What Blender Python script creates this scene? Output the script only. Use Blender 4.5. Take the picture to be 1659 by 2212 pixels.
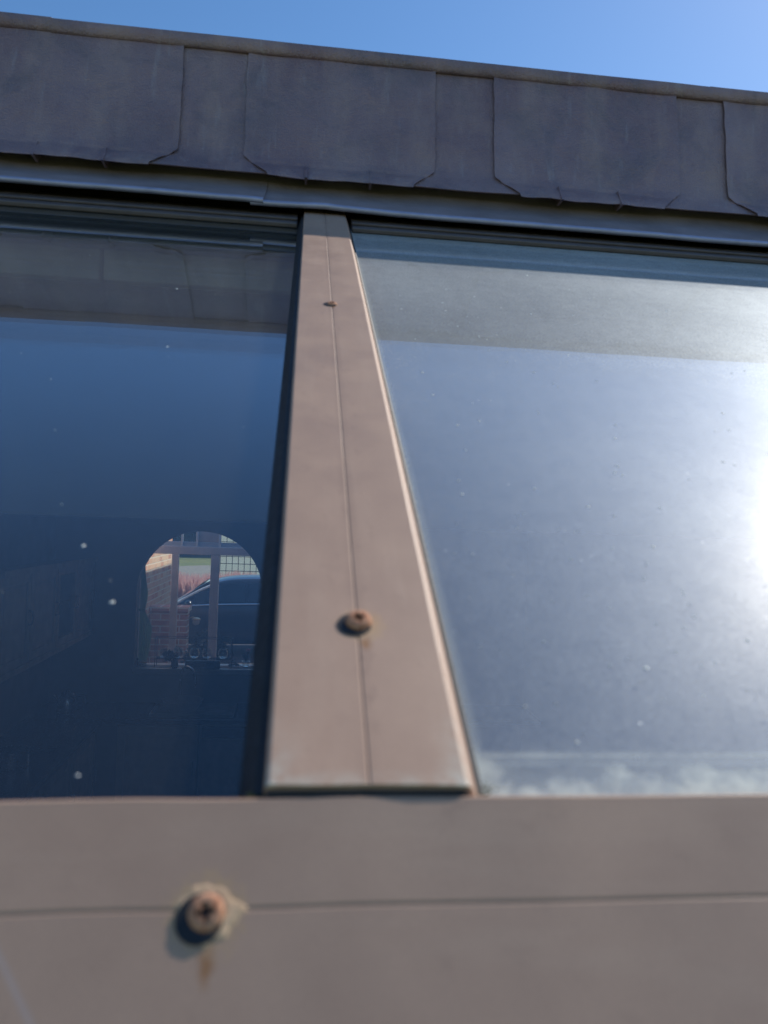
import bpy, bmesh, math, random
from mathutils import Vector, Matrix, noise
R = math.radians
random.seed(7)
for o in list(bpy.data.objects): bpy.data.objects.remove(o)
S = bpy.context.scene
COL = S.collection

# ------------------------------------------------------------------ camera
EYE = Vector((0, 0, 2.55))
fw = Vector((-0.1132, 0, 0))                       # house axes written in the camera's frame: right, up, forward
AX = (0.9930, -0.0358, 0.1126); AY = (-0.1132, -0.0179, 0.9934); AZ = (0.0335, 0.9992, 0.0218)
right = Vector((AX[0], AY[0], AZ[0])); up = Vector((AX[1], AY[1], AZ[1])); fwd = Vector((AX[2], AY[2], AZ[2]))
cd = bpy.data.cameras.new('camera'); cam = bpy.data.objects.new('camera', cd); COL.objects.link(cam)
M3 = Matrix((right, up, -fwd)).transposed()
cam.matrix_world = Matrix.Translation(EYE) @ M3.to_4x4()
cd.sensor_fit = 'VERTICAL'; cd.sensor_height = 36; cd.sensor_width = 27
cd.lens = 36 * 1640 / 2212
cd.clip_start = 0.01; cd.clip_end = 1000
cd.dof.use_dof = True; cd.dof.focus_distance = 6.0; cd.dof.aperture_fstop = 11.5
S.camera = cam

# ------------------------------------------------------------------ world, sun, exposure
SUN_EL, SUN_AZ = 43.5, 56.0                        # azimuth from +Y towards +X
w = bpy.data.worlds.new("World"); S.world = w; w.use_nodes = True
nt = w.node_tree; nt.nodes.clear()
sky = nt.nodes.new('ShaderNodeTexSky'); sky.sky_type = 'NISHITA'; sky.sun_disc = False
sky.sun_elevation = R(SUN_EL); sky.sun_rotation = R(SUN_AZ); sky.altitude = 50
sky.air_density = 1.0; sky.dust_density = 0.3; sky.ozone_density = 2.5
bg = nt.nodes.new('ShaderNodeBackground'); bg.inputs['Strength'].default_value = 0.115
wo = nt.nodes.new('ShaderNodeOutputWorld')
hs = nt.nodes.new('ShaderNodeHueSaturation'); hs.inputs['Saturation'].default_value = 1.2
nt.links.new(sky.outputs[0], hs.inputs['Color']); nt.links.new(hs.outputs[0], bg.inputs[0]); nt.links.new(bg.outputs[0], wo.inputs[0])
sd = bpy.data.lights.new('sun', 'SUN'); sd.energy = 3.4; sd.angle = R(0.53); sd.color = (1.0, 0.93, 0.84)
sun = bpy.data.objects.new('sun', sd); COL.objects.link(sun)
sv = Vector((math.sin(R(SUN_AZ)) * math.cos(R(SUN_EL)), math.cos(R(SUN_AZ)) * math.cos(R(SUN_EL)), math.sin(R(SUN_EL))))
sun.rotation_euler = sv.to_track_quat('Z', 'Y').to_euler(); sun.location = (6, 5, 9)
S.view_settings.view_transform = 'Standard'; S.view_settings.look = 'None'
S.view_settings.exposure = 0.4; S.view_settings.gamma = 1.0
S.render.engine = 'CYCLES'
S.cycles.max_bounces = 10; S.cycles.transparent_max_bounces = 16; S.cycles.glossy_bounces = 4; S.cycles.diffuse_bounces = 4
S.cycles.caustics_reflective = False; S.cycles.caustics_refractive = False
S.cycles.sample_clamp_indirect = 4.0

# ------------------------------------------------------------------ material helpers
class NT:
    def __init__(s, name):
        s.m = bpy.data.materials.new(name); s.m.use_nodes = True; s.t = s.m.node_tree; s.t.nodes.clear()
        s.out = s.n('OutputMaterial')
    def n(s, typ, **k):
        x = s.t.nodes.new('ShaderNode' + typ)
        for a, b in k.items(): setattr(x, a, b)
        return x
    def put(s, sock, v):
        if isinstance(v, bpy.types.NodeSocket): s.t.links.new(v, sock)
        elif isinstance(v, (tuple, list)):
            sock.default_value = tuple(v) + ((1,) if len(v) == 3 and sock.type == 'RGBA' else ())
        else: sock.default_value = v
    def math(s, op, a, b=0.0, c=0.0, clamp=False):
        x = s.n('Math', operation=op, use_clamp=clamp)
        s.put(x.inputs[0], a); s.put(x.inputs[1], b); s.put(x.inputs[2], c); return x.outputs[0]
    def coord(s): return s.n('TexCoord').outputs['Object']
    def mapping(s, v, scale=(1, 1, 1), loc=(0, 0, 0), rot=(0, 0, 0)):
        x = s.n('Mapping'); s.put(x.inputs['Vector'], v); x.inputs['Scale'].default_value = scale
        x.inputs['Location'].default_value = loc; x.inputs['Rotation'].default_value = rot; return x.outputs[0]
    def noise(s, v, scale, detail=4, rough=0.55, dist=0):
        x = s.n('TexNoise'); s.put(x.inputs['Vector'], v)
        x.inputs['Scale'].default_value = scale; x.inputs['Detail'].default_value = detail
        x.inputs['Roughness'].default_value = rough; x.inputs['Distortion'].default_value = dist; return x.outputs['Fac']
    def ramp(s, f, lo, hi, a=0.0, b=1.0):
        x = s.n('MapRange', clamp=True); s.put(x.inputs[0], f)
        for i, q in enumerate((lo, hi, a, b)): x.inputs[i + 1].default_value = q
        return x.outputs[0]
    def mix(s, f, a, b):
        x = s.n('Mix', data_type='RGBA'); s.put(x.inputs[0], f); s.put(x.inputs[6], a); s.put(x.inputs[7], b); return x.outputs[2]
    def bump(s, h, strength=0.2, dist=0.001):
        x = s.n('Bump'); s.put(x.inputs['Height'], h); x.inputs['Strength'].default_value = strength
        x.inputs['Distance'].default_value = dist; return x.outputs[0]
    def pbr(s, col, rough=0.6, metal=0.0, normal=None, spec=0.5, alpha=None):
        x = s.n('BsdfPrincipled'); s.put(x.inputs['Base Color'], col); s.put(x.inputs['Roughness'], rough)
        s.put(x.inputs['Metallic'], metal); x.inputs['Specular IOR Level'].default_value = spec
        if normal is not None: s.put(x.inputs['Normal'], normal)
        s.t.links.new(x.outputs[0], s.out.inputs[0]); return x
    def dist2(s, v, c, sx=1.0, sy=1.0):
        """distance in local x/y from point c, with the axes scaled"""
        q = s.mapping(v, (sx, sy, 0), (-c[0] * sx, -c[1] * sy, 0))
        x = s.n('VectorMath', operation='LENGTH'); s.put(x.inputs[0], q); return x.outputs['Value']

def simple(name, col, rough=0.6, metal=0.0, var=0.12, scale=12, bump=0.0, bdist=0.002, spec=0.5):
    t = NT(name); c = t.coord(); f = t.noise(c, scale, 5)
    a = tuple(x * (1 - var) for x in col); b = tuple(min(1, x * (1 + var)) for x in col)
    nm = t.bump(t.noise(c, scale * 6, 4), bump, bdist) if bump else None
    t.pbr(t.mix(t.ramp(f, 0.3, 0.7), a, b), t.ramp(t.noise(c, scale * 2.3, 3), 0.3, 0.7, rough * 0.85, min(1, rough * 1.15)), metal, nm, spec)
    return t.m

def coated(name, screws, rail=False):
    """faded brown-grey powder coated aluminium with water marks and rust round the screws"""
    t = NT(name); c = t.coord()
    streak = t.noise(t.mapping(c, (60, 7, 60) if not rail else (7, 50, 60)), 1.0, 5, 0.6)
    blot = t.noise(c, 22, 5, 0.6); fine = t.noise(c, 900, 2, 0.5)
    col = t.mix(t.ramp(blot, 0.32, 0.68), (0.400, 0.262, 0.186), (0.450, 0.298, 0.213))
    col = t.mix(t.ramp(streak, 0.5, 0.75, 0, 0.35), col, (0.54, 0.385, 0.28))
    col = t.mix(t.ramp(t.noise(c, 60, 3, 0.7), 0.60, 0.80, 0, 0.35), col, (0.27, 0.175, 0.13))
    col = t.mix(t.ramp(fine, 0.3, 0.7, 0, 0.22), col, (0.28, 0.19, 0.145))
    if not rail:
        # grime that follows the groove, and chalky dirt at the lower end
        x = t.n('SeparateXYZ'); t.put(x.inputs[0], c)
        ax = t.math('ABSOLUTE', x.outputs[0])
        g = t.math('MULTIPLY', t.ramp(ax, 0.0, 0.0045, 1, 0), t.ramp(t.noise(t.mapping(c, (40, 9, 40)), 1.0, 3), 0.35, 0.6, 0.1, 0.8))
        col = t.mix(t.math('MULTIPLY', g, 0.55), col, (0.24, 0.15, 0.11))
        sp = t.math('MULTIPLY', t.ramp(ax, 0.002, 0.016, 1, 0), t.ramp(t.noise(t.mapping(c, (160, 60, 160), (3, 3, 3)), 1.0, 5, 0.7), 0.56, 0.72, 0, 0.6))
        col = t.mix(sp, col, (0.26, 0.165, 0.125))
        e = t.math('ADD', t.ramp(ax, 0.019, 0.030, 0, 1), t.ramp(x.outputs[1], 0.006, 0.0, 0, 0.7))
        e = t.math('MULTIPLY', e, t.ramp(x.outputs[1], 0.030, 0.002, 0, 1))
        e = t.math('MULTIPLY', e, t.ramp(t.noise(c, 130, 4), 0.38, 0.62, 0, 0.8))
        e = t.math('MULTIPLY', e, t.ramp(x.outputs[2], -0.0016, -0.0006, 0, 1))
        col = t.mix(e, col, (0.50, 0.46, 0.38))
    else:
        # a long light scuff across the lower left and lime marks
        v = t.mapping(c, (1, 1, 1), (0.0915, 0.036, 0), (0, 0, R(52)))
        x = t.n('SeparateXYZ'); t.put(x.inputs[0], t.mapping(c, (1, 1, 1), (0.094, 0.036, 0)))
        l = t.math('ABSOLUTE', t.math('ADD', x.outputs[1], t.math('MULTIPLY', x.outputs[0], 1.3)))
        col = t.mix(t.math('MULTIPLY', t.ramp(l, 0.0, 0.0022, 0.25, 0), t.ramp(x.outputs[1], 0.004, -0.002, 0, 1)), col, (0.42, 0.42, 0.46))
    for k, (sx, sy, rad, run) in enumerate(screws):
        d = t.math('ADD', t.dist2(c, (sx, sy)), t.ramp(t.noise(c, 420, 3), 0.3, 0.7, -rad * 0.35, rad * 0.35))
        col = t.mix(t.ramp(d, rad * 0.8, rad * 1.35, 0.85, 0), col, (0.46, 0.30, 0.17))
        d2 = t.math('ADD', t.dist2(c, (sx + 0.0012, sy - rad - run * 0.45), 1.0, 0.0034 / run), t.ramp(t.noise(c, 300, 3), 0.3, 0.7, -0.0007, 0.0007))
        col = t.mix(t.ramp(d2, 0.0006, 0.0026, 0.8, 0), col, (0.30, 0.135, 0.045))
    t.pbr(col, t.ramp(blot, 0.3, 0.7, 0.42, 0.62), 0.0, t.bump(t.noise(c, 1500, 2), 0.12, 0.0003), 0.4)
    return t.m

def lead_mat():
    t = NT('weathered_lead'); c = t.coord()
    a = t.noise(c, 5, 5, 0.6, 0.4); b = t.noise(t.mapping(c, (18, 18, 4)), 1.0, 5, 0.65); f = t.noise(c, 260, 3, 0.6)
    col = t.mix(t.ramp(a, 0.36, 0.64), (0.258, 0.166, 0.184), (0.355, 0.246, 0.254))
    col = t.mix(t.ramp(b, 0.48, 0.72, 0, 0.75), col, (0.43, 0.31, 0.29))
    col = t.mix(t.ramp(t.noise(c, 9, 5, 0.65, 0.6), 0.50, 0.70, 0, 0.75), col, (0.175, 0.145, 0.170))
    col = t.mix(t.ramp(t.noise(t.mapping(c, (70, 70, 5)), 1.0, 3, 0.6), 0.60, 0.78, 0, 0.5), col, (0.46, 0.40, 0.40))
    col = t.mix(t.ramp(f, 0.35, 0.7, 0, 0.2), col, (0.36, 0.31, 0.33))
    h = t.math('ADD', t.math('MULTIPLY', t.noise(c, 22, 4, 0.5), 3.0), t.noise(c, 400, 3))
    t.pbr(col, t.ramp(b, 0.3, 0.7, 0.36, 0.55), 0.35, t.bump(h, 0.8, 0.0022), 0.5)
    return t.m

def glass_mat(name, r0, tint, dust, spec_n, deposit=False):
    """window glass: clear transmission, mirror reflection rising towards grazing, and a film of dust"""
    t = NT(name); c = t.coord(); g = t.n('NewGeometry')
    dp = t.n('VectorMath', operation='DOT_PRODUCT'); t.put(dp.inputs[0], g.outputs['Incoming']); t.put(dp.inputs[1], g.outputs['Normal'])
    ca = t.math('ABSOLUTE', dp.outputs['Value']); om = t.math('SUBTRACT', 1.0, ca, clamp=True)
    p5 = t.math('POWER', om, 4.4)
    fr = t.math('ADD', r0, t.math('MULTIPLY', p5, 1 - r0), clamp=True)
    tr = t.n('BsdfTransparent'); tr.inputs[0].default_value = (*tint, 1)
    gl = t.n('BsdfGlossy'); gl.inputs['Roughness'].default_value = 0.004; gl.inputs[0].default_value = (0.93, 0.96, 1.0, 1)
    mx = t.n('MixShader'); t.put(mx.inputs[0], fr); t.put(mx.inputs[1], tr.outputs[0]); t.put(mx.inputs[2], gl.outputs[0])
    last = mx.outputs[0]
    if dust > 0:
        # dust film: broad forward gloss plus a little diffuse, mottled
        n1 = t.noise(c, 60, 5, 0.62, 0.2); n2 = t.noise(c, 230, 4, 0.7); n3 = t.noise(c, 4, 2)
        mot = t.math('MULTIPLY', t.ramp(n1, 0.3, 0.7, 0.90, 1.10), t.math('MULTIPLY', t.ramp(n2, 0.25, 0.75, 0.90, 1.10), t.math('MULTIPLY', t.ramp(n3, 0.3, 0.7, 0.85, 1.12), t.math('MULTIPLY', t.ramp(t.noise(c, 520, 3, 0.7), 0.3, 0.7, 0.70, 1.32), t.ramp(t.noise(t.mapping(c, (95, 7, 95)), 1.0, 4, 0.6, 0.3), 0.35, 0.72, 0.985, 1.035)))))
        df = t.n('BsdfDiffuse'); df.inputs[0].default_value = (0.58, 0.57, 0.49, 1)
        rg = t.n('BsdfGlossy'); rg.inputs['Roughness'].default_value = 0.58; rg.inputs[0].default_value = (0.74, 0.83, 0.92, 1)
        rc = t.n('BsdfGlossy'); rc.inputs['Roughness'].default_value = 0.30; rc.inputs[0].default_value = (0.95, 0.93, 0.88, 1)
        d0 = t.n('MixShader'); d0.inputs[0].default_value = 0.30; t.put(d0.inputs[1], df.outputs[0]); t.put(d0.inputs[2], rg.outputs[0])
        dm = t.n('MixShader'); dm.inputs[0].default_value = 0.045; t.put(dm.inputs[1], d0.outputs[0]); t.put(dm.inputs[2], rc.outputs[0])
        fac = t.math('MULTIPLY', mot, dust)
        # grazing views look through more dust
        fac = t.math('DIVIDE', fac, t.math('MAXIMUM', ca, 0.16))
        vor = t.n('TexVoronoi'); t.put(vor.inputs['Vector'], c); vor.inputs['Scale'].default_value = spec_n
        sp = t.math('MULTIPLY', t.ramp(vor.outputs['Distance'], 0.03, 0.055, 1, 0), t.math('GREATER_THAN', t.noise(c, spec_n * 0.6, 0), 0.54))
        fac = t.math('MAXIMUM', fac, t.math('MULTIPLY', sp, min(1, dust * 9)))
        if deposit:
            x = t.n('SeparateXYZ'); t.put(x.inputs[0], c)
            wav = t.ramp(t.noise(c, 70, 4, 0.55), 0.36, 0.62, -0.004, 0.004)
            low = t.math('MULTIPLY', t.ramp(t.math('ADD', x.outputs[1], wav), 0.0135, 0.0205, 1, 0), t.ramp(t.noise(c, 95, 5, 0.6), 0.36, 0.60, 0.45, 1.5))
            low = t.math('MAXIMUM', low, t.math('MULTIPLY', t.ramp(x.outputs[1], 0.010, 0.034, 0.55, 0.0), t.ramp(t.noise(c, 50, 4, 0.6), 0.4, 0.65, 0.3, 1)))
            line = t.math('MULTIPLY', t.ramp(t.math('ABSOLUTE', t.math('SUBTRACT', x.outputs[1], 0.0265)), 0.0, 0.0026, 0.38, 0), t.ramp(t.noise(c, 40, 3), 0.3, 0.6, 0.4, 1))
            corner = t.ramp(t.math('ADD', t.math('ADD', x.outputs[0], t.math('MULTIPLY', x.outputs[1], 0.5)), wav), 0.044, 0.060, 0.7, 0)
            side = t.ramp(x.outputs[0], 0.0385, 0.0435, 0.22, 0)
            depo = t.math('MAXIMUM', t.math('MAXIMUM', t.math('MULTIPLY', low, 0.55), line), t.math('MAXIMUM', t.math('MULTIPLY', corner, t.ramp(x.outputs[1], 0.035, 0.06, 1, 0)), side))
            dep_s = t.n('BsdfDiffuse'); dep_s.inputs[0].default_value = (0.72, 0.74, 0.64, 1)
        fac = t.math('MINIMUM', fac, 0.9)
        m2 = t.n('MixShader'); t.put(m2.inputs[0], fac); t.put(m2.inputs[1], last); t.put(m2.inputs[2], dm.outputs[0]); last = m2.outputs[0]
        if deposit:
            m3 = t.n('MixShader'); t.put(m3.inputs[0], t.math('MINIMUM', t.math('MULTIPLY', depo, 1.0), 0.85)); t.put(m3.inputs[1], last); t.put(m3.inputs[2], dep_s.outputs[0]); last = m3.outputs[0]
    t.t.links.new(last, t.out.inputs[0]); return t.m

def brick_mat(name, axis, c1, c2, mortar):
    t = NT(name); c = t.coord(); x = t.n('SeparateXYZ'); t.put(x.inputs[0], c)
    cb = t.n('CombineXYZ'); t.put(cb.inputs[0], x.outputs[axis]); t.put(cb.inputs[1], x.outputs[2])
    b = t.n('TexBrick'); t.put(b.inputs['Vector'], cb.outputs[0]); b.inputs['Color1'].default_value = (*c1, 1)
    b.inputs['Color2'].default_value = (*c2, 1); b.inputs['Mortar'].default_value = (*mortar, 1)
    b.inputs['Scale'].default_value = 1.0; b.inputs['Mortar Size'].default_value = 0.0085; b.inputs['Mortar Smooth'].default_value = 0.2
    b.inputs['Brick Width'].default_value = 0.225; b.inputs['Row Height'].default_value = 0.075; b.inputs['Bias'].default_value = -0.1
    col = t.mix(t.ramp(t.noise(c, 14, 5), 0.35, 0.7, 0, 0.4), b.outputs[0], tuple(q * 0.7 for q in mortar))
    t.pbr(col, 0.85, 0, t.bump(t.math('ADD', t.math('MULTIPLY', b.outputs['Fac'], -1.0), t.math('MULTIPLY', t.noise(c, 90, 4), 0.4)), 0.6, 0.004), 0.3)
    return t.m

# ------------------------------------------------------------------ mesh helpers
def nb(): return bmesh.new()
def box(bm, a, b, rot=None):
    x0, y0, z0 = a; x1, y1, z1 = b
    P = [Vector(p) for p in ((x0, y0, z0), (x1, y0, z0), (x1, y1, z0), (x0, y1, z0), (x0, y0, z1), (x1, y0, z1), (x1, y1, z1), (x0, y1, z1))]
    if rot is not None: P = [rot @ p for p in P]
    v = [bm.verts.new(p) for p in P]
    for f in ((0, 3, 2, 1), (4, 5, 6, 7), (0, 1, 5, 4), (1, 2, 6, 5), (2, 3, 7, 6), (3, 0, 4, 7)): bm.faces.new([v[i] for i in f])
    return v
def bbox(bm, a, b, w=0.003, seg=2):
    """box with softened edges"""
    t = bmesh.new(); box(t, a, b)
    bmesh.ops.bevel(t, geom=t.edges[:], offset=w, segments=seg, affect='EDGES', profile=0.5)
    me = bpy.data.meshes.new('t'); t.to_mesh(me); t.free(); bm.from_mesh(me); bpy.data.meshes.remove(me)
def tube(bm, pts, r, n=10, caps=True):
    pts = [Vector(p) for p in pts]; rs = r if isinstance(r, (list, tuple)) else [r] * len(pts)
    rings = []; ref = Vector((0, 0, 1))
    for i, p in enumerate(pts):
        d = (pts[min(i + 1, len(pts) - 1)] - pts[max(i - 1, 0)]).normalized()
        if abs(d.dot(ref)) > 0.95: ref = Vector((1, 0, 0)) if abs(d.x) < 0.9 else Vector((0, 1, 0))
        a = d.cross(ref).normalized(); b = d.cross(a).normalized()
        rings.append([bm.verts.new(p + rs[i] * (math.cos(2 * math.pi * k / n) * a + math.sin(2 * math.pi * k / n) * b)) for k in range(n)])
    for i in range(len(rings) - 1):
        for k in range(n): bm.faces.new((rings[i][k], rings[i][(k + 1) % n], rings[i + 1][(k + 1) % n], rings[i + 1][k]))
    if caps: bm.faces.new(rings[0][::-1]); bm.faces.new(rings[-1])
def lathe(bm, prof, c=(0, 0, 0), n=24, axis='Z'):
    rings = []
    for r, h in prof:
        ring = []
        for k in range(n):
            a = 2 * math.pi * k / n; x, y = r * math.cos(a), r * math.sin(a)
            p = (x, y, h) if axis == 'Z' else ((x, h, y) if axis == 'Y' else (h, x, y))
            ring.append(bm.verts.new((p[0] + c[0], p[1] + c[1], p[2] + c[2])))
        rings.append(ring)
    for i in range(len(rings) - 1):
        for k in range(n): bm.faces.new((rings[i][k], rings[i][(k + 1) % n], rings[i + 1][(k + 1) % n], rings[i + 1][k]))
    if prof[0][0] > 1e-6: bm.faces.new(rings[0][::-1])
    if prof[-1][0] > 1e-6: bm.faces.new(rings[-1])
def extrude_x(bm, prof, xs, f=None, closed=True, caps=True):
    """sweep a (y, z) outline along x; f(x, y, z) may bend it"""
    rings = []
    for x in xs:
        rings.append([bm.verts.new(f(x, y, z) if f else (x, y, z)) for y, z in prof])
    m = len(prof)
    for i in range(len(rings) - 1):
        for k in range(m if closed else m - 1):
            bm.faces.new((rings[i][k], rings[i][(k + 1) % m], rings[i + 1][(k + 1) % m], rings[i + 1][k]))
    if closed and caps: bm.faces.new(rings[0][::-1]); bm.faces.new(rings[-1])
def prism(bm, poly, y0, y1, plane='XZ'):
    """a polygon given in a plane, extruded between two values of the remaining axis"""
    def P(a, b, t): return (a, t, b) if plane == 'XZ' else ((t, a, b) if plane == 'YZ' else (a, b, t))
    A = [bm.verts.new(P(a, b, y0)) for a, b in poly]; B = [bm.verts.new(P(a, b, y1)) for a, b in poly]
    n = len(poly)
    for k in range(n): bm.faces.new((A[k], A[(k + 1) % n], B[(k + 1) % n], B[k]))
    bm.faces.new(A[::-1]); bm.faces.new(B)
def linsp(a, b, n): return [a + (b - a) * i / (n - 1) for i in range(n)]
def obj(name, bm, mat, parent=None, smooth=False, kind=None, label=None, cat=None, group=None, loc=None, sharp=40):
    bmesh.ops.recalc_face_normals(bm, faces=bm.faces[:])
    me = bpy.data.meshes.new(name); bm.to_mesh(me); bm.free()
    if smooth:
        for p in me.polygons: p.use_smooth = True
        try: me.set_sharp_from_angle(angle=R(sharp))
        except Exception: pass
    me.materials.append(mat)
    o = bpy.data.objects.new(name, me); COL.objects.link(o)
    if loc: o.location = loc
    if parent: o.parent = parent
    tag(o, label, cat, group, kind)
    return o
def tag(o, label=None, cat=None, group=None, kind=None):
    if label: o['label'] = label
    if cat: o['category'] = cat
    if group: o['group'] = group
    if kind: o['kind'] = kind
def thing(name, label, cat, loc=(0, 0, 0), rot=(0, 0, 0), group=None):
    o = bpy.data.objects.new(name, None); o.empty_display_size = 0.1; COL.objects.link(o)
    o.location = loc; o.rotation_euler = rot; tag(o, label, cat, group); return o

# ------------------------------------------------------------------ materials
M = {}
M['lead'] = lead_mat(); M['lead2'] = simple('apron_lead', (0.33, 0.275, 0.28), 0.5, 0.3, 0.16, 14, 0.35, 0.002)
M['bronze'] = simple('dark_bronze_coating', (0.13, 0.105, 0.10), 0.5, scale=30)
M['hem'] = simple('sky_lit_lead_edge', (0.40, 0.40, 0.52), 0.45, 0.5, 0.12, 30)  # lighter bluish colour paints the sky highlight along the rolled hem
M['bar'] = coated('bar_coating', [(0.0016, 0.0745, 0.0078, 0.006), (0.0, 0.535, 0.005, 0.006)])
M['rail'] = coated('rail_coating', [(-0.0434, -0.0305, 0.0085, 0.0075)], rail=True)
M['rubber_and_shade'] = simple('black_rubber_and_shade', (0.012, 0.012, 0.014), 0.55, var=0.3, scale=90)  # gasket black, also used for the painted shade pieces
t = NT('rusty_screw_steel'); c = t.coord(); col = t.mix(t.ramp(t.noise(c, 420, 5, 0.65), 0.32, 0.68), (0.38, 0.15, 0.075), (0.56, 0.31, 0.19))
x = t.n('SeparateXYZ'); t.put(x.inputs[0], c)
cr = t.math('MINIMUM', t.math('ABSOLUTE', x.outputs[0]), t.math('ABSOLUTE', x.outputs[1]))
cr = t.math('MULTIPLY', t.ramp(cr, 0.0005, 0.0008, 1, 0), t.ramp(t.dist2(c, (0, 0)), 0.0023, 0.0027, 1, 0))
cr = t.math('MAXIMUM', cr, t.ramp(t.dist2(c, (0, 0)), 0.0009, 0.0014, 1, 0))
col = t.mix(t.math('MULTIPLY', cr, 0.95), col, (0.02, 0.012, 0.01))
t.pbr(col, 0.8, 0.0, t.bump(t.noise(c, 900, 3), 0.5, 0.0003), 0.3); M['rust'] = t.m
M['sealant'] = simple('dried_sealant', (0.60, 0.40, 0.24), 0.8, var=0.3, scale=260, bump=0.5, bdist=0.0006)
M['recess'] = simple('screw_recess', (0.012, 0.008, 0.007), 0.9)
M['glassL'] = glass_mat('clear_roof_glass', 0.030, (0.985, 0.99, 0.985), 0.006, 60)
M['glassR'] = glass_mat('dusty_roof_glass', 0.135, (0.96, 0.97, 0.975), 0.084, 90, deposit=True)
M['spacer'] = simple('grey_spacer', (0.10, 0.10, 0.10), 0.5, 0.5)
M['dirt'] = simple('dried_splash', (0.80, 0.80, 0.70), 0.8, var=0.3, scale=600)
M['cream_trim'] = simple('cream_trim', (0.52, 0.50, 0.34), 0.6, scale=8)
M['dark_wood'] = simple('dark_stained_wood', (0.035, 0.028, 0.022), 0.6, scale=6)
M['plaster'] = simple('dull_plaster', (0.30, 0.27, 0.24), 0.9, scale=4)
M['cab'] = simple('oak_cabinet', (0.66, 0.54, 0.42), 0.5, var=0.18, scale=9)
M['worktop'] = simple('dark_worktop', (0.03, 0.028, 0.028), 0.25, scale=40)
M['floor'] = simple('floor_tile', (0.35, 0.31, 0.28), 0.6, scale=6)
M['steel'] = simple('brushed_steel', (0.55, 0.56, 0.58), 0.25, 1.0, scale=30)
M['blacksteel'] = simple('black_wire', (0.008, 0.008, 0.009), 0.4, 0.3)
M['upvc'] = simple('painted_window_frame', (0.80, 0.74, 0.72), 0.45, scale=7)
M['upvc_white'] = simple('white_window_bead', (0.86, 0.87, 0.87), 0.4, scale=7)
M['pane'] = glass_mat('kitchen_window_glass', 0.03, (0.985, 0.99, 0.99), 0, 1)
M['brickX'] = brick_mat('brick_sunlit_side', 1, (0.64, 0.27, 0.15), (0.88, 0.66, 0.42), (0.90, 0.80, 0.62))
M['brickY'] = brick_mat('brick_low_wall', 0, (0.48, 0.22, 0.17), (0.60, 0.36, 0.29), (0.88, 0.84, 0.78))
M['roofing'] = simple('felt_roofing', (0.07, 0.07, 0.075), 0.9, scale=20)

# ------------------------------------------------------------------ the ground
g = nb(); box(g, (-150, 7.4, -0.3), (150, 400, 0.0)); box(g, (-150, -60, -0.3), (150, 7.4, -0.004))
t = NT('mown_grass'); c = t.coord(); f = t.noise(c, 0.35, 6, 0.65); f2 = t.noise(t.mapping(c, (3, 9, 3)), 1.0, 6, 0.7)
t.pbr(t.mix(t.ramp(f2, 0.45, 0.7, 0, 0.7), t.mix(t.ramp(f, 0.35, 0.65), (0.085, 0.135, 0.03), (0.16, 0.19, 0.045)), (0.30, 0.27, 0.11)), 0.95, 0, t.bump(f2, 0.6, 0.05))
obj('ground', g, t.m, kind='structure')
t = NT('driveway_paving'); c = t.coord(); b = t.n('TexBrick'); t.put(b.inputs['Vector'], c); b.inputs['Scale'].default_value = 1.0
b.inputs['Brick Width'].default_value = 0.2; b.inputs['Row Height'].default_value = 0.1; b.inputs['Mortar Size'].default_value = 0.004
b.inputs['Color1'].default_value = (0.05, 0.045, 0.045, 1); b.inputs['Color2'].default_value = (0.07, 0.06, 0.06, 1); b.inputs['Mortar'].default_value = (0.07, 0.06, 0.05, 1)
t.pbr(b.outputs[0], 0.85)
g = nb(); box(g, (-12, 7.9, 0.0), (0.85, 20.5, 0.012)); obj('driveway', g, t.m, kind='structure')
t = NT('gravel'); c = t.coord()
t.pbr(t.mix(t.ramp(t.noise(t.mapping(c, (5, 14, 5)), 1.0, 6, 0.75), 0.35, 0.65), (0.17, 0.165, 0.125), (0.31, 0.30, 0.24)), 0.95, 0, t.bump(t.noise(c, 40, 3), 0.5, 0.02))
g = nb(); prism(g, [(-60, 27), (40, 27), (40, 48.5), (-2, 47.5), (-5.5, 46.0), (-7, 44.0), (-9, 42), (-60, 36)], 0.0, 0.016, 'XY')
obj('gravel_road', g, t.m, kind='structure')

# ------------------------------------------------------------------ the house
def arch_pts(xl, xr, z0, zs, zt, n=28):
    cx_, hw = (xl + xr) / 2, (xr - xl) / 2
    P = [(xl, z0), (xr, z0), (xr, zs)]
    for k in range(1, n): a = math.pi * k / n; P.append((cx_ + hw * math.cos(a), zs + (zt - zs) * math.sin(a)))
    P.append((xl, zs)); return P
def wall_hole(bm, x0, x1, z0, z1, hole, y0, y1):
    for y in (y0, y1):
        O = [bm.verts.new(p) for p in ((x0, y, z0), (x1, y, z0), (x1, y, z1), (x0, y, z1))]
        H = [bm.verts.new((a, y, b)) for a, b in hole]
        E = [bm.edges.new((O[i], O[(i + 1) % 4])) for i in range(4)] + [bm.edges.new((H[i], H[(i + 1) % len(H)])) for i in range(len(H))]
        bmesh.ops.triangle_fill(bm, use_beauty=True, edges=E)
        if y == y0: O0, H0 = O, H
    for A, B in ((O0, O), (H0, H)):
        for i in range(len(A)): bm.faces.new((A[i], A[(i + 1) % len(A)], B[(i + 1) % len(A)], B[i]))
house = thing('house', 'brick house seen through the roof glass, with an arched kitchen window', 'house', (0, 7.1, 0))
house_inv = Matrix.Translation((0, -7.1, 0))
def hobj(name, bm, mat, parent=house, **k):
    bmesh.ops.transform(bm, matrix=house_inv, verts=bm.verts[:]); return obj(name, bm, mat, parent, **k)
ARCH = arch_pts(-1.425, -0.302, 1.225, 1.915, 2.468)
g = nb(); wall_hole(g, -2.55, 2.4, -0.1, 2.575, ARCH, 7.1, 7.22)
hobj('arched_wall', g, M['plaster'])
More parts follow.
